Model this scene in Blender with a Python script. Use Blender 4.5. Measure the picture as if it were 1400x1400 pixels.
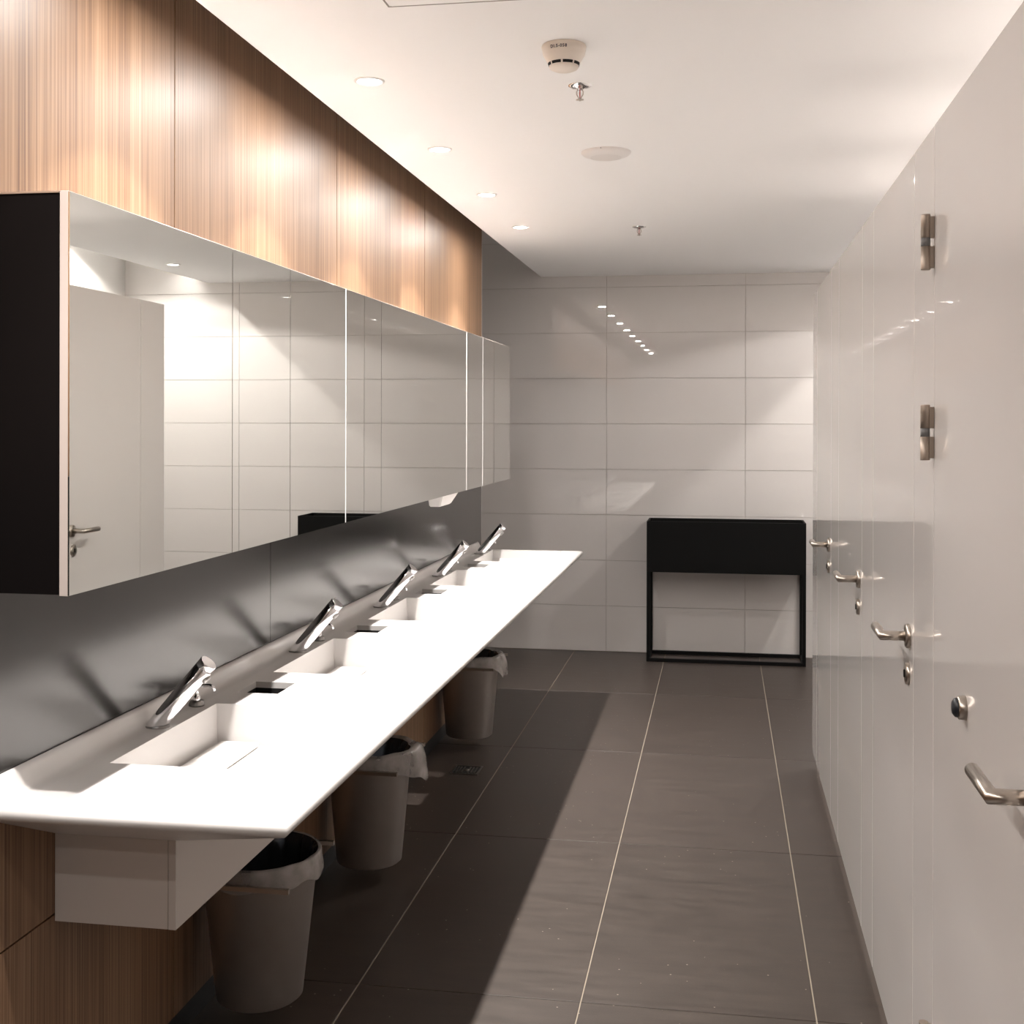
import bpy, bmesh, math, random
from mathutils import Vector, Matrix

sc = bpy.context.scene
for o in list(bpy.data.objects):
    bpy.data.objects.remove(o)
COL = sc.collection

# ------------------------------------------------------------------ camera
CAM_H = 1.5122
YAW, PITCH, ROLL = .1645, .0014, .002
F_PX, PP_X, PP_Y = 1647.0, 714.0, 579.0
cam_d = bpy.data.cameras.new('camera')
cam_d.sensor_fit = 'HORIZONTAL'
cam_d.sensor_width = 36.0
cam_d.lens = F_PX * 36.0 / 1400.0
cam_d.shift_x = (700.0 - PP_X) / 1400.0
cam_d.shift_y = (PP_Y - 700.0) / 1400.0
cam_d.clip_start = .02
cam = bpy.data.objects.new('camera', cam_d)
COL.objects.link(cam)
fw = Vector((-math.sin(YAW), math.cos(YAW), 0))
rt = Vector((math.cos(YAW), math.sin(YAW), 0))
upv = Vector((0, 0, 1))
fw, upv = fw * math.cos(PITCH) - upv * math.sin(PITCH), upv * math.cos(PITCH) + fw * math.sin(PITCH)
rt, upv = rt * math.cos(ROLL) + upv * math.sin(ROLL), upv * math.cos(ROLL) - rt * math.sin(ROLL)
m3 = Matrix((rt, upv, -fw)).transposed()
cam.matrix_world = Matrix.Translation((0, 0, CAM_H)) @ m3.to_4x4()
sc.camera = cam

# ------------------------------------------------------------------ world, light levels, exposure
world = bpy.data.worlds.new('world')
sc.world = world
world.use_nodes = True
world.node_tree.nodes['Background'].inputs[0].default_value = (1, .95, .9, 1)
world.node_tree.nodes['Background'].inputs[1].default_value = .05
vs = sc.view_settings
vs.view_transform = 'Standard'
vs.look = 'None'
vs.gamma = 1.0
vs.use_curve_mapping = False
vs.exposure = 1.52
WARM = (1.0, .952, .908)
P_WIDE, P_NARROW, P_CORE = 3.3, 11.5, 53.0   # three lobes of the downlights over the basins
P_CUBICLE = 55.0                       # downlights over the cubicles
sc.cycles.max_bounces = 10
sc.cycles.diffuse_bounces = 6
sc.cycles.glossy_bounces = 6
sc.cycles.transparent_max_bounces = 8
sc.cycles.sample_clamp_indirect = 25.0
sc.cycles.caustics_reflective = True
sc.cycles.blur_glossy = 1.0

# ------------------------------------------------------------------ room dimensions
CEIL = 2.475        # dropped ceiling
TOP = 2.80          # structural ceiling above it
YB = 7.927          # tiled end wall
WX = -1.31          # face of the wood / steel wall
WEND = 6.52         # its far end
XM = -1.13          # mirror face
PX = .395           # cubicle front
RX = 1.90           # right wall
YR = -2.6           # wall behind the camera
LX = -2.552         # far side of the passage on the left

# ------------------------------------------------------------------ materials
def new_mat(name):
    m = bpy.data.materials.new(name)
    m.use_nodes = True
    nt = m.node_tree
    return m, nt, nt.nodes['Principled BSDF']

def plain(name, col, rough=.5, metal=0., spec=.5, coat=0., bump=0., bscale=200., vary=0.):
    m, nt, b = new_mat(name)
    b.inputs['Base Color'].default_value = (*col, 1)
    b.inputs['Roughness'].default_value = rough
    b.inputs['Metallic'].default_value = metal
    b.inputs['Specular IOR Level'].default_value = spec
    if coat:
        b.inputs['Coat Weight'].default_value = coat
        b.inputs['Coat Roughness'].default_value = .03
    N = nt.nodes
    if bump or vary:
        g = N.new('ShaderNodeNewGeometry')
        n = N.new('ShaderNodeTexNoise')
        n.inputs['Scale'].default_value = bscale
        n.inputs['Detail'].default_value = 4
        nt.links.new(g.outputs['Position'], n.inputs['Vector'])
        if bump:
            bp = N.new('ShaderNodeBump')
            bp.inputs['Strength'].default_value = bump
            bp.inputs['Distance'].default_value = .002
            nt.links.new(n.outputs['Fac'], bp.inputs['Height'])
            nt.links.new(bp.outputs['Normal'], b.inputs['Normal'])
        if vary:
            r = N.new('ShaderNodeValToRGB')
            r.color_ramp.elements[0].position = .3
            r.color_ramp.elements[1].position = .7
            r.color_ramp.elements[0].color = (*[c * (1 - vary) for c in col], 1)
            r.color_ramp.elements[1].color = (*[min(1, c * (1 + vary)) for c in col], 1)
            nt.links.new(n.outputs['Fac'], r.inputs['Fac'])
            nt.links.new(r.outputs['Color'], b.inputs['Base Color'])
    return m

def emit(name, col, s):
    m, nt, b = new_mat(name)
    b.inputs['Base Color'].default_value = (.9, .9, .9, 1)
    b.inputs['Emission Color'].default_value = (*col, 1)
    b.inputs['Emission Strength'].default_value = s
    return m

def wood_mat():
    m, nt, b = new_mat('striped_wood_veneer')
    N, L = nt.nodes, nt.links
    g = N.new('ShaderNodeNewGeometry')
    oi = N.new('ShaderNodeObjectInfo')
    mp = N.new('ShaderNodeMapping')
    mp.inputs['Scale'].default_value = (1, 170, 1.1)
    add = N.new('ShaderNodeVectorMath'); add.operation = 'ADD'
    mul = N.new('ShaderNodeVectorMath'); mul.operation = 'SCALE'
    cx = N.new('ShaderNodeCombineXYZ')
    L.new(oi.outputs['Random'], cx.inputs[0]); L.new(oi.outputs['Random'], cx.inputs[2])
    L.new(cx.outputs[0], mul.inputs[0]); mul.inputs['Scale'].default_value = 37.
    L.new(g.outputs['Position'], mp.inputs['Vector'])
    L.new(mp.outputs['Vector'], add.inputs[0]); L.new(mul.outputs[0], add.inputs[1])
    n1 = N.new('ShaderNodeTexNoise'); n1.inputs['Scale'].default_value = 1.0
    n1.inputs['Detail'].default_value = 5; n1.inputs['Roughness'].default_value = .62
    L.new(add.outputs[0], n1.inputs['Vector'])
    mp2 = N.new('ShaderNodeMapping'); mp2.inputs['Scale'].default_value = (1, 13, .35)
    L.new(g.outputs['Position'], mp2.inputs['Vector'])
    n2 = N.new('ShaderNodeTexNoise'); n2.inputs['Scale'].default_value = 1.0; n2.inputs['Detail'].default_value = 3
    L.new(mp2.outputs['Vector'], n2.inputs['Vector'])
    mx = N.new('ShaderNodeMath'); mx.operation = 'MULTIPLY_ADD'
    L.new(n2.outputs['Fac'], mx.inputs[0]); mx.inputs[1].default_value = .26
    m3_ = N.new('ShaderNodeMath'); m3_.operation = 'MULTIPLY'; m3_.inputs[1].default_value = .93
    L.new(n1.outputs['Fac'], m3_.inputs[0]); L.new(m3_.outputs[0], mx.inputs[2])
    r = N.new('ShaderNodeValToRGB')
    e = r.color_ramp.elements
    e[0].position = .40; e[0].color = (.100, .050, .026, 1)
    e[1].position = .78; e[1].color = (.285, .180, .108, 1)
    k = r.color_ramp.elements.new(.56); k.color = (.180, .100, .054, 1)
    k = r.color_ramp.elements.new(.66); k.color = (.228, .134, .076, 1)
    L.new(mx.outputs[0], r.inputs['Fac'])
    L.new(r.outputs['Color'], b.inputs['Base Color'])
    b.inputs['Roughness'].default_value = .46
    b.inputs['Specular IOR Level'].default_value = .45
    bp = N.new('ShaderNodeBump'); bp.inputs['Strength'].default_value = .12; bp.inputs['Distance'].default_value = .001
    L.new(n1.outputs['Fac'], bp.inputs['Height']); L.new(bp.outputs['Normal'], b.inputs['Normal'])
    return m

def floor_tile_mat():
    m, nt, b = new_mat('dark_stone_tile')
    N, L = nt.nodes, nt.links
    g = N.new('ShaderNodeNewGeometry')
    oi = N.new('ShaderNodeObjectInfo')
    mp = N.new('ShaderNodeMapping'); mp.inputs['Scale'].default_value = (3, 16, 1)
    L.new(g.outputs['Position'], mp.inputs['Vector'])
    n = N.new('ShaderNodeTexNoise'); n.inputs['Scale'].default_value = 1.6; n.inputs['Detail'].default_value = 7
    n.inputs['Roughness'].default_value = .65
    L.new(mp.outputs['Vector'], n.inputs['Vector'])
    nf = N.new('ShaderNodeTexNoise'); nf.inputs['Scale'].default_value = 260; nf.inputs['Detail'].default_value = 2
    L.new(g.outputs['Position'], nf.inputs['Vector'])
    ad = N.new('ShaderNodeMath'); ad.operation = 'MULTIPLY_ADD'; ad.inputs[1].default_value = .35
    L.new(nf.outputs['Fac'], ad.inputs[0]); L.new(n.outputs['Fac'], ad.inputs[2])
    ad2 = N.new('ShaderNodeMath'); ad2.operation = 'MULTIPLY_ADD'; ad2.inputs[1].default_value = .10
    L.new(oi.outputs['Random'], ad2.inputs[0]); L.new(ad.outputs[0], ad2.inputs[2])
    r = N.new('ShaderNodeValToRGB')
    r.color_ramp.elements[0].position = .40; r.color_ramp.elements[0].color = (.0295, .0230, .0195, 1)
    r.color_ramp.elements[1].position = 1.0; r.color_ramp.elements[1].color = (.066, .0515, .0434, 1)
    L.new(ad2.outputs[0], r.inputs['Fac'])
    # small pale crumbs of dirt and scuffs
    v = N.new('ShaderNodeTexVoronoi'); v.inputs['Scale'].default_value = 26
    L.new(g.outputs['Position'], v.inputs['Vector'])
    lt = N.new('ShaderNodeMath'); lt.operation = 'LESS_THAN'; lt.inputs[1].default_value = .062
    L.new(v.outputs['Distance'], lt.inputs[0])
    gt = N.new('ShaderNodeMath'); gt.operation = 'GREATER_THAN'; gt.inputs[1].default_value = .50
    ns = N.new('ShaderNodeTexNoise'); ns.inputs['Scale'].default_value = 2.2
    L.new(g.outputs['Position'], ns.inputs['Vector']); L.new(ns.outputs['Fac'], gt.inputs[0])
    mm = N.new('ShaderNodeMath'); mm.operation = 'MULTIPLY'
    L.new(lt.outputs[0], mm.inputs[0]); L.new(gt.outputs[0], mm.inputs[1])
    mix = N.new('ShaderNodeMix'); mix.data_type = 'RGBA'
    L.new(mm.outputs[0], mix.inputs['Factor'])
    L.new(r.outputs['Color'], mix.inputs['A']); mix.inputs['B'].default_value = (.3, .26, .22, 1)
    L.new(mix.outputs['Result'], b.inputs['Base Color'])
    rr = N.new('ShaderNodeMapRange'); rr.inputs['To Min'].default_value = .34; rr.inputs['To Max'].default_value = .50
    L.new(n.outputs['Fac'], rr.inputs['Value']); L.new(rr.outputs[0], b.inputs['Roughness'])
    b.inputs['Specular IOR Level'].default_value = .36
    bp = N.new('ShaderNodeBump'); bp.inputs['Strength'].default_value = .08; bp.inputs['Distance'].default_value = .001
    L.new(nf.outputs['Fac'], bp.inputs['Height']); L.new(bp.outputs['Normal'], b.inputs['Normal'])
    return m

def liner_mat():
    m, nt, b = new_mat('translucent_bin_liner')
    b.inputs['Base Color'].default_value = (.40, .37, .35, 1)
    b.inputs['Roughness'].default_value = .22
    N, L = nt.nodes, nt.links
    tr = N.new('ShaderNodeBsdfTransparent'); tr.inputs[0].default_value = (.85, .85, .88, 1)
    mx = N.new('ShaderNodeMixShader')
    g = N.new('ShaderNodeNewGeometry')
    n = N.new('ShaderNodeTexNoise'); n.inputs['Scale'].default_value = 14; n.inputs['Detail'].default_value = 4
    L.new(g.outputs['Position'], n.inputs['Vector'])
    r = N.new('ShaderNodeMapRange'); r.inputs['From Min'].default_value = .35; r.inputs['From Max'].default_value = .7
    r.inputs['To Min'].default_value = .45; r.inputs['To Max'].default_value = .9
    L.new(n.outputs['Fac'], r.inputs['Value']); L.new(r.outputs[0], mx.inputs[0])
    L.new(tr.outputs[0], mx.inputs[1]); L.new(b.outputs[0], mx.inputs[2])
    L.new(mx.outputs[0], N['Material Output'].inputs['Surface'])
    return m

M = dict(
    ceiling=plain('matt_white_ceiling_paint', (.92, .915, .912), .9, spec=.1),
    plaster=plain('white_wall_paint', (.78, .76, .74), .7, spec=.2),
    backing=plain('tile_backing', (.50, .46, .42), .8),
    grout=plain('pale_grout', (.32, .275, .22), .9, spec=.1),
    tile=plain('gloss_white_wall_tile', (.655, .625, .605), .006, spec=.85),
    wood=wood_mat(),
    core=plain('wall_core', (.30, .28, .26), .8),
    splash=plain('satin_black_steel', (.014, .0125, .011), .19, spec=.7, bump=.04, bscale=30.),
    plinth=plain('black_plinth', (.012, .012, .014), .45),
    alu=plain('aluminium_edge', (.80, .78, .76), .3, metal=1.),
    floor=floor_tile_mat(),
    counter=plain('white_solid_surface', (.62, .60, .585), .28, spec=.45),
    fascia=plain('white_fascia_laminate', (.56, .515, .48), .4),
    mirror=plain('mirror_silvering', (.80, .81, .785), .0, metal=1.),
    mirror_edge=plain('pale_door_edge', (.42, .36, .33), .5),
    cab=plain('black_cabinet_side', (.004, .003, .003), .6, spec=.06),
    chrome=plain('chrome', (.86, .86, .88), .04, metal=1.),
    dchrome=plain('dark_knurled_chrome', (.30, .29, .28), .3, metal=1.),
    steel=plain('brushed_steel', (.52, .47, .42), .28, metal=1.),
    hinge=plain('hinge_steel', (.40, .34, .29), .5, metal=1.),
    grey_ring=plain('grey_hinge_ring', (.16, .16, .16), .5),
    bin=plain('brushed_bin_steel', (.66, .60, .555), .36, metal=.8, bump=.03, bscale=120.),
    liner=liner_mat(),
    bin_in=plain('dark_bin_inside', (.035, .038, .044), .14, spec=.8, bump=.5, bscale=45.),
    laminate=plain('gloss_white_laminate', (.68, .648, .628), .04, spec=.6),
    lam_edge=plain('laminate_edge', (.80, .76, .73), .3),
    black=plain('matt_black_powder_coat', (.005, .005, .005), .55, spec=.12),
    rubber=plain('black_rubber', (.012, .014, .02), .4),
    ivory=plain('ivory_plastic', (.80, .72, .64), .4),
    white_pl=plain('white_plastic', (.82, .79, .77), .4),
    ink=plain('black_ink', (.02, .02, .05), .6),
    void=plain('dark_void', (.004, .004, .004), .8),
    trim_w=plain('white_lamp_trim', (.85, .84, .83), .35),
    lens=emit('lit_lamp_lens', (1, .95, .9), 14.),
    grille=plain('speaker_grille', (.78, .75, .73), .6, bump=.6, bscale=900.),
    red=plain('red_glass_bulb', (.45, .04, .03), .2),
    drain=plain('drain_steel', (.30, .28, .26), .35, metal=1.),
)

# ------------------------------------------------------------------ mesh helpers
def link(name, me, parent=None):
    o = bpy.data.objects.new(name, me)
    COL.objects.link(o)
    if parent is not None:
        o.parent = parent
    return o

def wloc(o):
    v = Vector((0, 0, 0))
    while o is not None:
        v += o.location
        o = o.parent
    return v

class MB:
    """collects geometry in room coordinates; build() makes one mesh object of it"""
    def __init__(s):
        s.bm = bmesh.new()
    def quad(s, *pts):
        return s.bm.faces.new([s.bm.verts.new(p) for p in pts])
    def box(s, x0, x1, y0, y1, z0, z1, bev=0., seg=2):
        r = bmesh.ops.create_cube(s.bm, size=1)
        vs_ = r['verts']
        for v in vs_:
            v.co = Vector((x0 + (v.co.x + .5) * (x1 - x0), y0 + (v.co.y + .5) * (y1 - y0), z0 + (v.co.z + .5) * (z1 - z0)))
        if bev:
            es = list({e for v in vs_ for e in v.link_edges})
            bmesh.ops.bevel(s.bm, geom=es, offset=bev, segments=seg, affect='EDGES', profile=.5)
        return s
    def lathe(s, prof, c=(0, 0, 0), ax=Vector((0, 0, 1)), n=32, cap0=False, cap1=False, smooth=True, sx=1., sy=1.):
        """prof: (radius, height) along ax from c"""
        ax = Vector(ax).normalized()
        q = Vector((0, 0, 1)).rotation_difference(ax)
        c = Vector(c)
        rings = []
        for r, h in prof:
            if r < 1e-6:
                rings.append([s.bm.verts.new(c + q @ Vector((0, 0, h)))])
            else:
                rings.append([s.bm.verts.new(c + q @ Vector((r * sx * math.cos(2 * math.pi * i / n), r * sy * math.sin(2 * math.pi * i / n), h))) for i in range(n)])
        for a, b_ in zip(rings, rings[1:]):
            for i in range(n):
                j = (i + 1) % n
                if len(a) == 1 and len(b_) == 1:
                    continue
                if len(a) == 1:
                    f = s.bm.faces.new((a[0], b_[j], b_[i]))
                elif len(b_) == 1:
                    f = s.bm.faces.new((a[i], a[j], b_[0]))
                else:
                    f = s.bm.faces.new((a[i], a[j], b_[j], b_[i]))
                f.smooth = smooth
        if cap0 and len(rings[0]) > 1:
            s.bm.faces.new(list(reversed(rings[0])))
        if cap1 and len(rings[-1]) > 1:
            s.bm.faces.new(rings[-1])
        return s
    def tube(s, pts, r, n=16, cap=True, square=False):
        pts = [Vector(p) for p in pts]
        if square:
            n = 4
        d = (pts[1] - pts[0]).normalized()
        a = d.orthogonal().normalized()
        b_ = d.cross(a)
        off = .25 if square else 0.
        if square:
            a = Vector((0, 0, 1)) if abs(d.z) < .9 else Vector((0, 1, 0))
            a = (a - d * a.dot(d)).normalized(); b_ = d.cross(a)
            off = math.pi / 4; r = r * math.sqrt(2)
        offs = [a * (r * math.cos(2 * math.pi * i / n + off)) + b_ * (r * math.sin(2 * math.pi * i / n + off)) for i in range(n)]
        rings = []
        rings.append([s.bm.verts.new(pts[0] + o) for o in offs])
        for k in range(1, len(pts)):
            if k < len(pts) - 1:
                d2 = (pts[k + 1] - pts[k]).normalized()
                nn = (d + d2).normalized()
                rings.append([s.bm.verts.new(pts[k] + o - d * (o.dot(nn) / d.dot(nn))) for o in offs])
                q = d.rotation_difference(d2)
                offs = [q @ o for o in offs]
                d = d2
            else:
                rings.append([s.bm.verts.new(pts[k] + o) for o in offs])
        for A, B in zip(rings, rings[1:]):
            for i in range(n):
                j = (i + 1) % n
                f = s.bm.faces.new((A[i], A[j], B[j], B[i]))
                f.smooth = not square
        if cap:
            s.bm.faces.new(list(reversed(rings[0])))
            s.bm.faces.new(rings[-1])
        return s
    def build(s, name, mat, parent=None, recalc=True):
        if recalc:
            bmesh.ops.recalc_face_normals(s.bm, faces=s.bm.faces[:])
        if parent is not None:
            bmesh.ops.translate(s.bm, verts=s.bm.verts[:], vec=-wloc(parent))
        me = bpy.data.meshes.new(name)
        s.bm.to_mesh(me)
        s.bm.free()
        if mat:
            me.materials.append(M[mat] if isinstance(mat, str) else mat)
        return link(name, me, parent)

def box(name, mat, x0, x1, y0, y1, z0, z1, parent=None, bev=0.):
    return MB().box(x0, x1, y0, y1, z0, z1, bev).build(name, mat, parent)

def tag(o, label=None, cat=None, group=None, kind=None):
    if label: o['label'] = label
    if cat: o['category'] = cat
    if group: o['group'] = group
    if kind: o['kind'] = kind
    return o

def empty(name, loc):
    o = bpy.data.objects.new(name, None)
    o.empty_display_size = .1
    COL.objects.link(o)
    o.location = loc
    return o

def dup(root, loc, label=None):
    r = root.copy(); COL.objects.link(r); r.location = loc
    if label: r['label'] = label
    for ch in list(root.children):
        c = ch.copy(); COL.objects.link(c); c.parent = r
        for g in list(ch.children):
            d = g.copy(); COL.objects.link(d); d.parent = c
    return r

# ------------------------------------------------------------------ floor
fl = box('floor', 'grout', LX - .1, RX + .1, YR - .1, YB + .1, -.08, -.0022)
tag(fl, 'dark brown stone tile floor with thin pale grout lines', 'floor', kind='structure')
TW, TL, G = .6, 1.2, .0036
tm = MB().box(G / 2, TW - G / 2, G / 2, TL - G / 2, -.012, 0, .0008, 1)
proto = tm.build('floor_tile', 'floor')
tile_me = proto.data
bpy.data.objects.remove(proto)
for iy in range(9):
    for ix in range(8):
        o = link('floor_tile', tile_me, fl)
        o.location = (-.361 + .6 * (ix - 4), 3.12 + 1.2 * (iy - 5), 0)

# ------------------------------------------------------------------ tiled end wall
wb = box('wall_back', 'backing', LX - .1, RX + .1, YB + .006, YB + .15, 0, TOP)
tag(wb, 'end wall clad in large glossy white tiles', 'wall', kind='structure')
def wall_tile(w, h):
    p = MB().box(.0011, w - .0011, 0, .006, .0011, h - .0011, .0006, 1).build('wall_tile', 'tile')
    me = p.data
    bpy.data.objects.remove(p)
    return me
full, cut = wall_tile(.9, .3), wall_tile(RX - 1.048, .3)
full_t, cut_t = wall_tile(.9, TOP - 2.7), wall_tile(RX - 1.048, TOP - 2.7)
for iz in range(10):
    for ix in range(5):
        x = -2.552 + .9 * ix
        me = (cut if iz < 9 else cut_t) if ix == 4 else (full if iz < 9 else full_t)
        o = link('wall_tile', me, wb)
        o.location = (x, YB, .3 * iz)

# ------------------------------------------------------------------ left wall: walnut panels over and under black steel
wl = box('wall_left', 'core', WX - .15, WX - .012, YR, WEND, 0, TOP)
tag(wl, 'long left wall of striped wood veneer panels with a black steel splashback band', 'wall', kind='structure')
seams = [YR, -.995, .25, 1.494, 2.742, 3.985, 5.228, WEND]
g = .0025
for a, b_ in zip(seams, seams[1:]):
    box('wood_panel', 'wood', WX - .012, WX, a + g, b_ - g, 1.40, TOP - .002, wl)
    box('wood_panel', 'wood', WX - .012, WX, a + g, b_ - g, .532, .80, wl)
    box('wood_panel', 'wood', WX - .012, WX, a + g, b_ - g, .065, .528, wl)
for a, b_ in ((YR, .4), (.4, 3.375), (3.375, WEND)):
    o = box('splashback_panel', 'splash', WX - .012, WX, a + .0015, b_ - .0015, .803, 1.398, wl)
    o['label'] = 'satin black steel panel'
box('edge_trim', 'alu', WX - .15, WX + .001, WEND, WEND + .006, 0, TOP - .002, wl)
o = box('baseboard_left', 'plinth', WX - .012, WX - .005, YR, WEND, 0, .062)
tag(o, 'black recessed plinth under the wood panelled left wall', 'baseboard', kind='structure')

# ------------------------------------------------------------------ the other walls
o = box('wall_right', 'plaster', RX, RX + .1, YR, YB, 0, TOP)
tag(o, 'plain white wall behind the toilet cubicles', 'wall', kind='structure')
o = box('wall_rear', 'plaster', WX - .15, RX, YR - .1, YR, 0, TOP)
tag(o, 'plain white wall behind the viewer', 'wall', kind='structure')
o = box('wall_passage', 'plaster', LX - .1, LX, 4.0, YB, 0, TOP)
tag(o, 'white wall on the far side of the passage past the wood panelling', 'wall', kind='structure')
o = box('wall_passage_end', 'plaster', LX, WX - .15, 3.9, 4.0, 0, TOP)
tag(o, 'white wall closing the passage behind the wood panelling', 'wall', kind='structure')

# ------------------------------------------------------------------ ceilings
cl = box('ceiling', 'ceiling', -1.19, 1.27, YR, YB - .0005, CEIL, CEIL + .11)
tag(cl, 'smooth white dropped ceiling stopping short of the wood wall', 'ceiling', kind='structure')
o = box('ceiling_upper', 'ceiling', LX - .1, RX + .1, YR - .1, YB + .15, TOP, TOP + .1)
tag(o, 'white upper ceiling above the dropped ceiling', 'ceiling', kind='structure')

# ------------------------------------------------------------------ toilet cubicle front
wc = empty('wall_cubicle', (PX, 5.45, 0))
tag(wc, 'glossy white cubicle front of fixed laminate panels between the doors', 'partition', kind='structure')
PZ0, PZ1, PT = .068, 2.075, .022
doors = [(1.555, 2.375), (2.615, 3.30), (3.56, 4.262), (4.55, 5.21)]
fixed = [(.90, 1.555), (2.375, 2.615), (3.30, 3.56), (4.262, 4.55), (5.21, 5.45)]
for a, b_ in fixed:
    o = box('fixed_panel', 'laminate', PX, PX + PT, a + .0015, b_ - .0015, PZ0, PZ1, wc, .001)
    MB().lathe([(.022, 0), (.022, .006), (.011, .008), (.011, PZ0)], (PX + .075, (a + b_) / 2, 0), n=16, cap0=True, cap1=True).build('foot', 'steel', wc)
    MB().box(PX + PT, PX + .085, (a + b_) / 2 - .02, (a + b_) / 2 + .02, PZ0 - .004, PZ0 + .03).build('foot_bracket', 'steel', wc)
for y in (1.2, 2.495, 3.43, 4.38, 5.44):
    box('side_panel', 'laminate', PX + PT, RX - .001, y - .01, y + .01, PZ0 if y < 5 else PZ0, PZ1, wc)
for i, (a, b_) in enumerate(doors):
    d = box('door_%d' % (i + 1), 'laminate', PX, PX + PT, a + .002, b_ - .002, PZ0, PZ1, None, .001)
    tag(d, ['nearest white cubicle door, with three steel hinges and a black door stop',
            'second white cubicle door from the camera, glossy, with a steel lever handle',
            'third white cubicle door from the camera, glossy, with a steel lever handle',
            'farthest white cubicle door, beside the open end of the cubicle row'][i], 'door', kind='structure')
    hy = (1.612, 2.668, 3.615, 4.61)[i]
    hz = 1.036 if i == 0 else 1.057
    ro = MB().lathe([(.0, .0095), (.022, .0095), (.0255, .007), (.026, 0)], (PX, hy, hz), (-1, 0, 0), 28).build('rosette', 'steel', d)
    lv = MB().tube([(PX - .008, hy, hz), (PX - .056, hy, hz), (PX - .056, hy + .118, hz)], .0102, 18).build('lever_handle', 'steel', d)
    if i:
        lk = MB().lathe([(.0, .008), (.019, .008), (.023, .006), (.0235, 0)], (PX, hy + .012, hz - .082), (-1, 0, 0), 24).build('lock_rosette', 'steel', d)
        MB().box(PX - .011, PX - .0075, hy + .0105, hy + .0135, hz - .09, hz - .074).build('coin_slot', 'void', lk)
    else:
        for z0, z1 in ((1.801, 1.906), (1.441, 1.546), (.272, .377)):
            zc = (z0 + z1) / 2
            h = MB().lathe([(.0085, z0 - zc), (.009, z0 + .002 - zc), (.009, -.008), (.009, -.008)], (PX - .016, b_, zc), n=18, cap0=True)
            h.lathe([(.009, .008), (.009, z1 - .002 - zc), (.0085, z1 - zc)], (PX - .016, b_, zc), n=18, cap0=True, cap1=True)
            h.box(PX - .014, PX - .0005, b_ - .005, b_ + .005, z0 + .004, zc - .008)
            h.box(PX - .014, PX - .0005, b_ - .005, b_ + .005, zc + .008, z1 - .004)
            hg = h.build('hinge', 'hinge', d)
            MB().lathe([(.0088, -.008), (.0088, .008)], (PX - .016, b_, zc), n=18, cap0=True, cap1=True).build('hinge_ring', 'grey_ring', hg)
        st = MB().lathe([(.0, .013), (.017, .013), (.019, .011), (.02, 0)], (PX, 2.07, 1.044), (-1, 0, 0), 24).build('door_stop', 'steel', d)
        MB().lathe([(.0, .022), (.010, .021), (.0155, .017), (.016, .0125)], (PX, 2.07, 1.044), (-1, 0, 0), 24).build('rubber_tip', 'rubber', st)

# ------------------------------------------------------------------ washbasin counter
CZ, CX0, CX1, CY0, CY1 = .82, WX + .001, -.735, 1.972, 6.43
BX0, BX1, BXT, BD = -1.222, -.838, -1.085, .095      # basin back, front, trough front, depth
HX1 = -1.112
bas = [2.53 + .9 * k for k in range(5)]
HW = .262
holes = [b + .45 for b in bas[:4]]
ct = empty('washbasin_counter', (WX, CY0, 0.516))
tag(ct, 'long white solid surface counter with five sunken basins hung on the left wall', 'counter')
mb = MB()
ys = sorted([CY0 + .012, CY1 - .012] + [b - HW for b in bas] + [b + HW for b in bas] + [h - .065 for h in holes] + [h + .065 for h in holes])
xs = [CX0, BX0, HX1, BX1, CX1 - .012]
def inside(y, lst, w):
    return any(abs(y - c) < w for c in lst)
for ya, yb in zip(ys, ys[1:]):
    ym = (ya + yb) / 2
    for xa, xb in zip(xs, xs[1:]):
        xm = (xa + xb) / 2
        if inside(ym, bas, HW) and BX0 < xm < BX1:
            continue
        if inside(ym, holes, .065) and BX0 < xm < HX1:
            continue
        mb.quad((xa, ya, CZ), (xb, ya, CZ), (xb, yb, CZ), (xa, yb, CZ))
zf = CZ - BD
for c in bas:
    a, b_ = c - HW, c + HW
    ai, bi = a + .012, b_ - .012
    xi = BX0 + .008
    mb.quad((BX0, a, CZ), (BX0, b_, CZ), (xi, bi, zf), (xi, ai, zf))            # back
    mb.quad((xi, ai, zf), (xi, bi, zf), (BXT, bi, zf), (BXT, ai, zf))           # trough
    mb.quad((BXT, ai, zf), (BXT, bi, zf), (BX1, b_, CZ), (BX1, a, CZ))          # ramp
    for y, yi in ((a, ai), (b_, bi)):
        v = [mb.bm.verts.new(q) for q in ((BX0, y, CZ), (xi, yi, zf), (BXT, yi, zf), (BX1, y, CZ))]
        mb.bm.faces.new(v)
for c in holes:
    a, b_ = c - .065, c + .065
    for (p, q) in (((BX0, a), (BX0, b_)), ((BX0, b_), (HX1, b_)), ((HX1, b_), (HX1, a)), ((HX1, a), (BX0, a))):
        mb.quad((*p, CZ), (*q, CZ), (*q, CZ - .016), (*p, CZ - .016))
# rounded rim and the sloping underside
FX, FY0, FY1, FZ = -1.052, 2.212, 6.22, .692
loops = [(.012, CZ), (.006, CZ - .0016), (.002, CZ - .005), (0, CZ - .011), (.0006, CZ - .017), (.003, CZ - .022), (.008, CZ - .026)]
def rim(ins, z):
    return [(CX0, CY0 + ins, z), (CX1 - ins, CY0 + ins, z), (CX1 - ins, CY1 - ins, z), (CX0, CY1 - ins, z)]
rl = [rim(*l) for l in loops] + [[(CX0, FY0, FZ), (FX, FY0, FZ), (FX, FY1, FZ), (CX0, FY1, FZ)]]
for A, B in zip(rl, rl[1:]):
    for i in range(3):
        f = mb.quad(A[i], A[i + 1], B[i + 1], B[i])
        f.smooth = A is not rl[-2]
bmesh.ops.remove_doubles(mb.bm, verts=mb.bm.verts[:], dist=.0002)
mb.build('worktop', 'counter', ct)
mb = MB()
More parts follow.
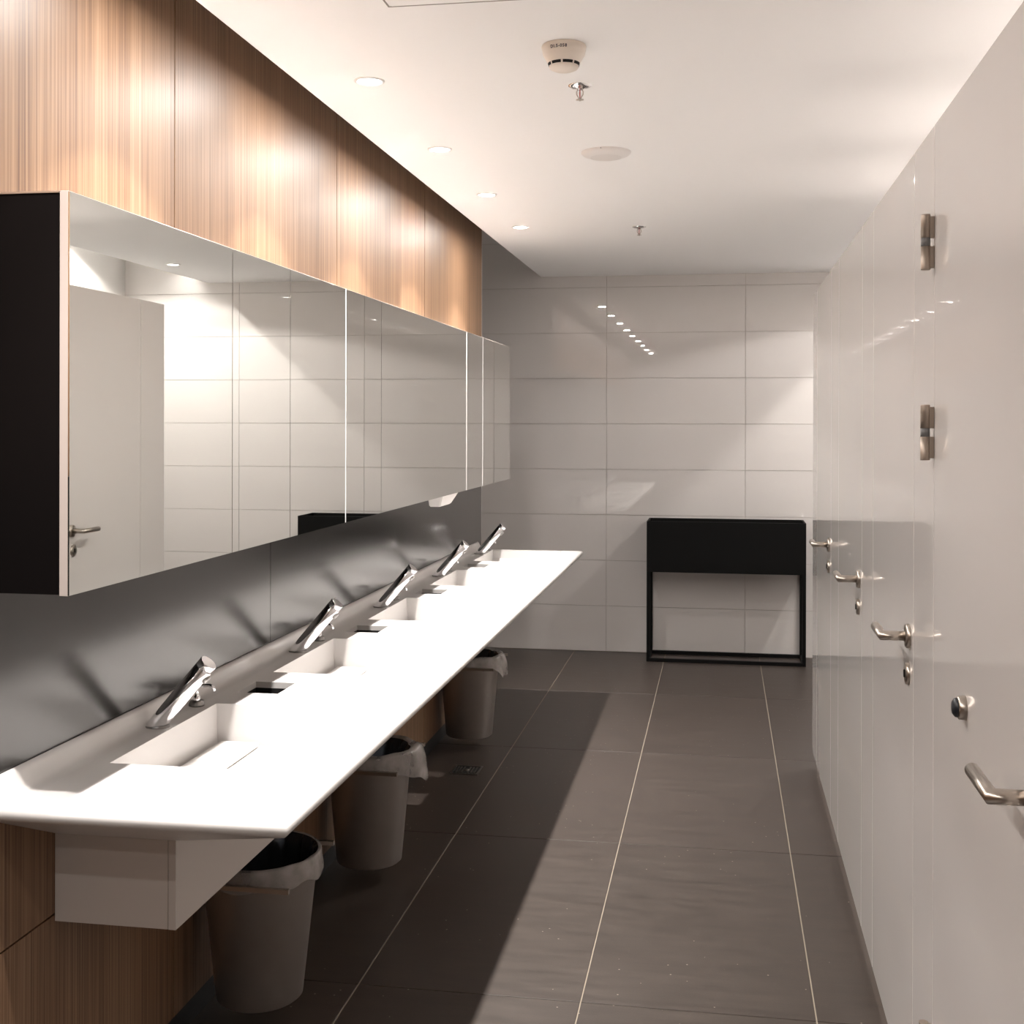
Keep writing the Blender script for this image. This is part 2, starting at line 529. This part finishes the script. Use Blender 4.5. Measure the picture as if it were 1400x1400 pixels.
# coved upstand along the wall
US = [(CX0, .862), (CX0 + .006, .862), (CX0 + .012, .852), (CX0 + .020, .832), (CX0 + .032, CZ + .001), (CX0 + .05, CZ)]
for (xa, za), (xb, zb) in zip(US, US[1:]):
    f = mb.quad((xa, CY0 + .03, za), (xa, CY1 - .03, za), (xb, CY1 - .03, zb), (xb, CY0 + .03, zb))
    f.smooth = True
    for ye, yo in ((CY0 + .03, CY0 + .006), (CY1 - .03, CY1 - .006)):
        mb.quad((xa, ye, za), (xb, ye, zb), (xb, yo, CZ - .001 if xb > CX0 + .03 else CZ + (zb - CZ) * .35), (xa, yo, CZ - .001 if xa > CX0 + .03 else CZ + (za - CZ) * .35))
bmesh.ops.remove_doubles(mb.bm, verts=mb.bm.verts[:], dist=.0002)
mb.build('upstand', 'counter', ct)
box('front_fascia', 'fascia', FX - .016, FX, FY0, FY1, .516, FZ, ct, .001)
box('end_fascia', 'fascia', CX0, FX - .017, FY0 + .001, FY0 + .017, .516, FZ, ct, .001)
box('end_fascia', 'fascia', CX0, FX - .017, FY1 - .017, FY1 - .001, .516, FZ, ct, .001)
for c in holes:
    t = MB()
    for a in ((BX0 - .006, BX0 - .001, c - .07, c + .07), (HX1 + .001, HX1 + .006, c - .07, c + .07), (BX0 - .001, HX1 + .001, c - .071, c - .066), (BX0 - .001, HX1 + .001, c + .066, c + .071)):
        t.box(*a, .60, CZ - .0165)
    t.build('added_dark_lining', 'void', ct)  # unseen black lining, added to keep the waste holes dark inside
for c in bas:
    o = MB().box(BX0 + .022, BXT - .016, c - .17, c + .235, zf + .002, zf + .012, .003).build('drain_cover', 'counter', ct)

# ------------------------------------------------------------------ taps
FA = (Vector((.128, 0, .15))).normalized()
def make_faucet(x, y):
    root = empty('faucet', (x, y, CZ))
    R_, LN = .0205, .198
    u = Vector((0, 1, 0)); w = FA.cross(u)
    n = 36
    base = Vector((x, y, CZ))
    def ring(bm, t, r=R_, deck=False):
        vs_ = []
        for i in range(n):
            an = 2 * math.pi * i / n
            o = u * (r * math.cos(an)) + w * (r * math.sin(an))
            if deck:
                p = base + o - FA * (o.z / FA.z) + FA * (.004 / FA.z)
            else:
                p = base + FA * t + o
            vs_.append(bm.verts.new(p))
        return vs_
    def skin(mb_, rings):
        for A, B in zip(rings, rings[1:]):
            for i in range(n):
                j = (i + 1) % n
                f = mb_.bm.faces.new((A[i], A[j], B[j], B[i])); f.smooth = True
    m1 = MB()
    rs = [ring(m1.bm, 0, deck=True), ring(m1.bm, .06), ring(m1.bm, LN - .018), ring(m1.bm, LN - .0175, R_ - .0008)]
    skin(m1, rs)
    m1.build('spout_body', 'chrome', root)
    m2 = MB()
    rs = [ring(m2.bm, LN - .0175, R_ - .001), ring(m2.bm, LN - .0168, R_ - .001), ring(m2.bm, LN - .0165, R_), ring(m2.bm, LN - .0015, R_), ring(m2.bm, LN, R_ - .0015)]
    skin(m2, rs)
    m2.bm.faces.new(rs[-1])
    m2.build('end_cap', 'chrome', root)
    m3_ = MB()
    s = R_ / FA.z
    for (r0, h0), (r1, h1) in (((1.0, .0045), (1.14, .0045)), ((1.14, .0045), (1.2, .002)), ((1.2, .002), (1.2, 0))):
        A, B = [], []
        for i in range(n):
            an = 2 * math.pi * i / n
            cx, cy = s * math.cos(an), R_ * math.sin(an)
            ex = (r0 - 1) * R_ * math.cos(an); ey = (r0 - 1) * R_ * math.sin(an)
            A.append(m3_.bm.verts.new((x + cx + ex + .004 * FA.x / FA.z, y + cy + ey, CZ + h0)))
            ex = (r1 - 1) * R_ * math.cos(an); ey = (r1 - 1) * R_ * math.sin(an)
            B.append(m3_.bm.verts.new((x + cx + ex + .004 * FA.x / FA.z, y + cy + ey, CZ + h1)))
        for i in range(n):
            j = (i + 1) % n
            f = m3_.bm.faces.new((A[i], A[j], B[j], B[i])); f.smooth = True
    m3_.build('base_ring', 'dchrome', root)
    tip = base + FA * (LN - .034) - w * 0
    under = Vector((FA.z, 0, -FA.x))
    MB().lathe([(.0105, 0), (.0105, .007), (.008, .0085), (0, .0085)], tip + under * (R_ - .003), under, 20).build('aerator', 'dchrome', root)
    return root

def make_soap(x, y):
    root = empty('soap_dispenser', (x, y, CZ))
    MB().lathe([(.0185, 0), (.0185, .004), (.0165, .013), (.010, .0145), (0, .0145)], (x, y, CZ), n=24, cap0=True).build('base_collar', 'dchrome', root)
    MB().lathe([(.0085, .0145), (.0085, .024), (.0055, .026), (.0055, .041), (.0075, .042), (.0075, .052), (.005, .054), (0, .054)], (x, y, CZ), n=20).build('pump_stem', 'chrome', root)
    pts = [(x, y, CZ + .047), (x + .02, y, CZ + .050), (x + .034, y, CZ + .0505), (x + .042, y, CZ + .047), (x + .046, y, CZ + .037)]
    MB().tube(pts, .0042, 12).build('nozzle', 'chrome', root)
    return root
ordn = ['nearest the camera', 'second from the camera', 'third from the camera', 'fourth from the camera', 'farthest from the camera']
fc = [(-1.266, 2.556), (-1.262, 3.462), (-1.258, 4.345), (-1.256, 5.262), (-1.254, 6.185)]
for i, (x, y) in enumerate(fc):
    lab = 'leaning chrome cylinder tap over its basin, ' + ordn[i]
    if i == 0:
        f0 = make_faucet(x, y)
        tag(f0, lab, 'tap', 'chrome taps along the counter')
        s0 = make_soap(x + .006, y + .205)
        tag(s0, 'small chrome soap dispenser behind its tap, ' + ordn[0], 'soap dispenser', 'soap dispensers along the counter')
    else:
        dup(f0, (x, y, CZ), lab)
        dup(s0, (x + .006, y + .19, CZ), 'small chrome soap dispenser behind its tap, ' + ordn[i])

# ------------------------------------------------------------------ mirror cabinet
MZ0, MZ1, MY0, MY1 = 1.204, 1.917, 1.955, 6.398
mc = empty('mirror_cabinet', (WX, MY0, MZ0))
tag(mc, 'long wall-hung mirror cabinet with a black side panel above the basins', 'mirror cabinet')
cb = MB().box(WX + .001, XM - .022, MY0 + .003, MY1 - .003, MZ0 + .002, MZ1 - .003)
o = cb.build('carcass', 'cab', mc)
box('top_strip', 'alu', WX + .001, XM - .020, MY0 + .0005, MY1 - .0005, MZ1 - .003, MZ1, mc)
ms = [MY0, 2.668, 3.05, 3.528, 3.915, 5.284, 5.652, MY1]
for i, (a, b_) in enumerate(zip(ms, ms[1:])):
    d = box('mirror_door', 'mirror_edge', XM - .019, XM - .003, a + (.0012 if i else 0), b_ - .0012, MZ0, MZ1, mc, .0008)
    box('mirror_glass', 'mirror', XM - .003, XM, a + (.0016 if i else .0003), b_ - .0016, MZ0 + .001, MZ1 - .002, d)
for y in (3.528, 5.284, 5.652):
    box('seam_strip', 'trim_w', XM - .002, XM + .0008, y - .0016, y + .0016, MZ0 + .001, MZ1 - .002, mc)
# white dispenser under the cabinet
t = MB()
vb = [(-1.232, 4.97, 1.2035), (-1.165, 4.97, 1.2035), (-1.165, 5.31, 1.2035), (-1.232, 5.31, 1.2035)]
vt = [(-1.228, 4.985, 1.150), (-1.180, 4.985, 1.150), (-1.180, 5.19, 1.150), (-1.228, 5.19, 1.150)]
A = [t.bm.verts.new(q) for q in vb]; B = [t.bm.verts.new(q) for q in vt]
t.bm.faces.new(A); t.bm.faces.new(B)
for i in range(4):
    t.bm.faces.new((A[i], A[(i + 1) % 4], B[(i + 1) % 4], B[i]))
bmesh.ops.bevel(t.bm, geom=t.bm.edges[:], offset=.004, segments=2, affect='EDGES')
td = empty('towel_dispenser', (-1.20, 5.13, 1.150))
t.build('housing', 'white_pl', td)
box('outlet_slot', 'void', -1.215, -1.193, 5.01, 5.16, 1.1485, 1.1505, td)
tag(td, 'small white dispenser hanging under the mirror cabinet near the fourth tap', 'dispenser')

# ------------------------------------------------------------------ waste bins on wall rods
def make_bin(x, y, seed, clear, label, z0=.05, rt_=.140):
    rnd = random.Random(seed)
    z1, rb = .42, .108
    root = empty('waste_bin', (x, y, z0))
    tag(root, label, 'bin', 'steel bins under the counter')
    MB().lathe([(0, z0), (rb - .006, z0), (rb, z0 + .005), (rt_, z1 - .004), (rt_ + .002, z1 - .002), (rt_ + .002, z1), (rt_ - .002, z1), (rt_ - .003, z1 - .004), (rb - .003, z0 + .006), (0, z0 + .006)], (x, y, 0), n=56).build('bin_body', 'bin', root)
    # the liner: hangs inside, folds over the rim
    n = 96
    ph = [rnd.uniform(0, 6.28) for _ in range(12)]
    def wob(a, k0):
        return sum(math.sin((k0 + 2 * i + 1) * a + ph[i + k0 % 4]) / (1 + .5 * i) for i in range(5)) / 2.2
    amp = .004 if clear else .013
    drop = .045 if clear else .034
    prof = []
    for j in range(15):
        t_ = j / 14
        prof.append(t_)
    mbl = MB()
    rings = []
    steps = [(-.016, -.30, 0.6), (-.013, -.22, 1.), (-.010, -.14, 1.2), (-.008, -.07, 1.), (-.005, -.025, .7), (-.002, -.004, .5), (.0, .006, .5), (.004, .008 if clear else .014, .8), (.009, .002, 1.), (.010, -.35, 1.), (.013, -.7, 1.2), (.014, -1., 1.4)]
    for q, (dr, dz, k) in enumerate(steps):
        ring = []
        for i in range(n):
            a = 2 * math.pi * i / n
            out = q >= 7
            w1, w2 = wob(a, 3), wob(a, 7)
            bulge = 0 if clear else .030 * max(0, math.cos(a - .35)) ** 2 * (1 if out else .15)
            r = rt_ + dr + k * amp * (.7 * w1 if out else (-abs(w1) - .3)) + bulge * min(1, max(0, (q - 6) / 3))
            if q <= 8:
                z = z1 + dz + k * amp * .35 * w2
            else:
                z = z1 + dz * (drop * (1 + (.12 if clear else .40) * w2 + (0 if clear else 1.9 * max(0, math.cos(a - .35)) ** 2)))
            if out:
                r = max(r, rt_ + .0045)
            if q <= 5:
                r -= .007 * abs(math.sin(8.5 * a + ph[5])) ** 3 + .004 * abs(math.sin(15 * a + ph[6] + q * .3))
            if q <= 4:
                rin = rt_ + (rb - rt_) * min(1, -dz / .355)
                r = min(r, rin - .006)
            ring.append(mbl.bm.verts.new((x + r * math.cos(a), y + r * math.sin(a), z)))
        rings.append(ring)
    pos = [[v.co.copy() for v in r_] for r_ in rings]
    mbl.bm.free()
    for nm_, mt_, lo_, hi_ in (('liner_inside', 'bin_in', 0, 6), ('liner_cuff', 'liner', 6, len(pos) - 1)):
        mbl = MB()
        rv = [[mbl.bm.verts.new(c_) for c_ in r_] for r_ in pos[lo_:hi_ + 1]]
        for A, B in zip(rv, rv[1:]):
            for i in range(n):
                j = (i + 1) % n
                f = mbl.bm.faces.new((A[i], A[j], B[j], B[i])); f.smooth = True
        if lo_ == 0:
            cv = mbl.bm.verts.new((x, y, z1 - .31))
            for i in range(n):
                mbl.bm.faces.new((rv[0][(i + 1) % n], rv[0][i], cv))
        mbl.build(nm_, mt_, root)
    for sgn in (-1, 1):
        yy = y + sgn * (rt_ + (.022 if clear else .040))
        rd = empty('support_rod', (WX, yy, .392))
        tag(rd, 'square steel wall rod on the ' + ('near' if sgn < 0 else 'far') + ' side of the ' + {1: 'nearest', 2: 'middle', 3: 'farthest'}[seed] + ' waste bin', 'rod', 'wall rods holding the bins')
        MB().tube([(WX + .003, yy, .392), (-1.015, yy, .392)], .0055, square=True).build('bar', 'steel', rd)
        MB().lathe([(.016, 0), (.016, .004), (0, .004)], (WX, yy, .392), (1, 0, 0), 16, cap0=True).build('wall_plate', 'steel', rd)
    return root
make_bin(-1.154, 2.905, 1, True, 'steel bin with a clear glossy liner under the near end of the counter', .06, .146)
make_bin(-1.160, 3.885, 2, False, 'steel bin with a crumpled liner sagging over its rim, middle of three')
make_bin(-1.165, 5.52, 3, False, 'steel bin with a bunched liner near the end wall, farthest of three')

# ------------------------------------------------------------------ black planter stand
px0, px1, py0, py1 = -.469, .514, 7.632, 7.918
ps = empty('planter_stand', (px0, py0, 0))
tag(ps, 'empty black metal trough planter on an open frame against the tiled end wall', 'planter')
t = MB()
tz0, tz1, th = .566, .886, .010
t.box(px0, px1, py0, py0 + th, tz0, tz1)
t.box(px0, px1, py1 - th, py1, tz0, tz1)
t.box(px0, px0 + th, py0 + th, py1 - th, tz0, tz1)
t.box(px1 - th, px1, py0 + th, py1 - th, tz0, tz1)
t.box(px0 + th, px1 - th, py0 + th, py1 - th, tz0, tz0 + .012)
t.build('trough', 'black', ps)
q = .022
for xa in (px0, px1 - q):
    for ya in (py0, py1 - q):
        box('leg', 'black', xa, xa + q, ya, ya + q, 0, tz0, ps, .0015)
for ya in (py0, py1 - q):
    box('bottom_rail', 'black', px0 + q, px1 - q, ya, ya + q, 0, q, ps, .0015)
for xa in (px0, px1 - q):
    box('bottom_rail', 'black', xa, xa + q, py0 + q, py1 - q, 0, q, ps, .0015)

# ------------------------------------------------------------------ floor drain
fd = empty('floor_drain', (-1.09, 5.115, 0))
tag(fd, 'small square slotted steel drain in the dark floor beside the bins', 'drain')
dx0, dx1, dy0, dy1 = -1.152, -1.03, 5.05, 5.18
t = MB()
for a in ((dx0, dx1, dy0, dy0 + .008), (dx0, dx1, dy1 - .008, dy1), (dx0, dx0 + .008, dy0 + .008, dy1 - .008), (dx1 - .008, dx1, dy0 + .008, dy1 - .008)):
    t.box(*a, .0002, .0035)
t.build('frame', 'drain', fd)
box('well', 'void', dx0 + .008, dx1 - .008, dy0 + .008, dy1 - .008, .0002, .0008, fd)
for i in range(7):
    if i == 3:
        continue
    xx = dx0 + .016 + i * .0135
    box('slat', 'drain', xx, xx + .006, dy0 + .022, dy1 - .022, .0008, .003, fd)
MB().lathe([(.013, .0008), (.013, .0032), (0, .0036)], (-1.091, 5.115, 0), n=18).build('centre_boss', 'drain', fd)

# ------------------------------------------------------------------ ceiling fittings
def downlight(x, y, label, z=CEIL, wide=P_WIDE, narrow=P_NARROW, core=P_CORE, na=84, ca=74, group='recessed downlights'):
    root = empty('downlight', (x, y, z))
    tag(root, label, 'ceiling light', group)
    MB().lathe([(.044, 0), (.043, -.003), (.037, -.0045), (.034, -.003), (.033, 0)], (x, y, z), n=32).build('trim_ring', 'trim_w', root)
    MB().lathe([(.0335, -.0012), (.02, -.0022), (0, -.0026)], (x, y, z), n=28).build('lens', 'lens', root)
    if wide:      # diffuse glow of the lens itself
        ld = bpy.data.lights.new('downlight_glow', 'AREA')
        ld.shape = 'DISK'
        ld.size = .06
        ld.energy = wide
        ld.color = WARM
        lo = bpy.data.objects.new('glow', ld)
        COL.objects.link(lo)
        lo.parent = root
        lo.location = (0, 0, -.007)
    for pw, an, bl in ((narrow, na, .13), (core, ca, 1.0)):
        if not pw:
            continue
        ld = bpy.data.lights.new('downlight_beam', 'SPOT')
        ld.energy = pw
        ld.color = WARM
        ld.spot_size = math.radians(an)
        ld.spot_blend = bl
        ld.shadow_soft_size = .022
        lo = bpy.data.objects.new('beam', ld)
        COL.objects.link(lo)
        lo.parent = root
        lo.location = (0, 0, -.012)
    return root
nm = {0: 'farthest downlight in the row beside the wood wall', 1: 'second downlight from the end wall in the row beside the wood wall',
      2: 'third downlight from the end wall in the row beside the wood wall', 3: 'nearest downlight in view in the row beside the wood wall'}
for k in range(9):
    y = 5.873 - .861 * k
    downlight(-.986, y, nm.get(k, 'lit downlight of the wall row overhead, behind the top edge of the view'))
for k, y in enumerate((2.02, 2.96, 3.90, 4.90)):
    downlight(.98, y, 'lit downlight hidden above a toilet cubicle', wide=0, core=0, narrow=P_CUBICLE, na=96, group='downlights over the cubicles')
downlight(1.07, 6.95, 'lit downlight beyond the cubicles near the end wall', wide=0, core=0, narrow=P_CUBICLE * .3, na=150, group='downlights over the cubicles')
downlight(1.60, 6.9, 'lit downlight in the raised ceiling beyond the cubicles', z=TOP, wide=0, core=0, narrow=P_CUBICLE * .7, na=140, group='downlights over the cubicles')

# smoke detector
sx, sy = -.402, 3.062
sd = empty('smoke_detector', (sx, sy, CEIL))
tag(sd, 'cone-shaped ivory smoke detector with black printed code on the ceiling', 'smoke detector')
MB().lathe([(.0555, 0), (.0575, -.004), (.0535, -.0245), (.0525, -.0255)], (sx, sy, CEIL), n=48).build('mounting_base', 'ivory', sd)
MB().lathe([(.0522, -.0252), (.051, -.028), (.0405, -.0455), (.0385, -.049), (.038, -.0545), (.035, -.059), (.025, -.0635), (0, -.066)], (sx, sy, CEIL), n=48).build('sensor_head', 'ivory', sd)
for i in range(8):
    a0 = -math.pi / 2 + .06 + i * math.pi / 4
    t = MB()
    for s in range(6):
        aa, ab = a0 + s * .11, a0 + (s + 1) * .11
        r0, r1 = .0411, .0389
        t.quad((sx + r0 * math.cos(aa), sy + r0 * math.sin(aa), CEIL - .0455), (sx + r0 * math.cos(ab), sy + r0 * math.sin(ab), CEIL - .0455),
               (sx + r1 * math.cos(ab), sy + r1 * math.sin(ab), CEIL - .0525), (sx + r1 * math.cos(aa), sy + r1 * math.sin(aa), CEIL - .0525))
    t.build('vent_slot', 'void', sd)
cu = bpy.data.curves.new('code', 'FONT')
cu.body = 'DI.5-058'
cu.size = .0105
cu.space_character = 1.18
cu.align_x = 'CENTER'
cu.resolution_u = 3
cu.offset = .0003
to = bpy.data.objects.new('code', cu)
COL.objects.link(to)
dg = bpy.context.evaluated_depsgraph_get()
tme = bpy.data.meshes.new_from_object(to.evaluated_get(dg))
bpy.data.objects.remove(to)
for v in tme.vertices:
    h = -.0185 + v.co.y
    r = .0575 - (-.004 - h) / .0205 * .004 + .0004
    an = v.co.x / .0555 - .13
    v.co = (r * math.sin(an), -r * math.cos(an), h)
tme.materials.clear()
tme.materials.append(M['ink'])
link('printed_code', tme, sd)

def sprinkler(x, y, label):
    root = empty('sprinkler', (x, y, CEIL))
    tag(root, label, 'sprinkler', 'ceiling sprinklers')
    MB().lathe([(.034, 0), (.033, -.003), (.022, -.007), (.012, -.0085), (.008, -.012), (0, -.012)], (x, y, CEIL), n=32).build('escutcheon', 'chrome', root)
    for s in (-1, 1):
        MB().tube([(x + s * .006, y, CEIL - .010), (x + s * .0095, y, CEIL - .018), (x + s * .009, y, CEIL - .026), (x + s * .003, y, CEIL - .036), (x, y, CEIL - .038)], .0018, 8).build('frame_arm', 'steel', root)
    MB().lathe([(.0013, -.010), (.0018, -.02), (.0013, -.036)], (x, y, CEIL), n=10).build('bulb', 'red', root)
    t = MB().lathe([(.004, -.036), (.005, -.0385), (.011, -.040), (.0115, -.0412), (.003, -.0412), (.002, -.0445), (0, -.0445)], (x, y, CEIL), n=24)
    t.build('deflector', 'steel', root)
sprinkler(-.404, 3.43, 'chrome ceiling sprinkler right beside the smoke detector')
sprinkler(-.406, 5.955, 'chrome ceiling sprinkler nearest the tiled end wall')

spx, spy = -.411, 4.29
sk = empty('ceiling_speaker', (spx, spy, CEIL))
tag(sk, 'round white ceiling loudspeaker with a perforated grille', 'speaker')
MB().lathe([(.089, 0), (.0885, -.004), (.080, -.012), (.060, -.019), (.056, -.020)], (spx, spy, CEIL), n=48).build('bezel', 'white_pl', sk)
MB().lathe([(.056, -.0195), (.05, -.0215), (.02, -.0235), (0, -.024)], (spx, spy, CEIL), n=40).build('grille', 'grille', sk)
MB().lathe([(.002, -.003), (.002, -.0045), (0, -.0045)], (spx - .01, spy - .0875, CEIL), n=8).build('fixing_screw', 'void', sk)

ch = empty('ceiling_hatch', (-.52, 2.46, CEIL))
tag(ch, 'flush white ceiling access hatch cut off by the top of the view', 'hatch')
box('hatch_panel', 'ceiling', -.757, -.29, 2.23, 2.70, CEIL - .003, CEIL, ch, .001)
t = MB()
t.box(-.767, -.763, 2.22, 2.71, CEIL - .0012, CEIL); t.box(-.284, -.28, 2.22, 2.71, CEIL - .0012, CEIL)
t.box(-.763, -.284, 2.706, 2.71, CEIL - .0012, CEIL); t.box(-.763, -.284, 2.22, 2.224, CEIL - .0012, CEIL)
t.build('shadow_gap', 'core', ch)
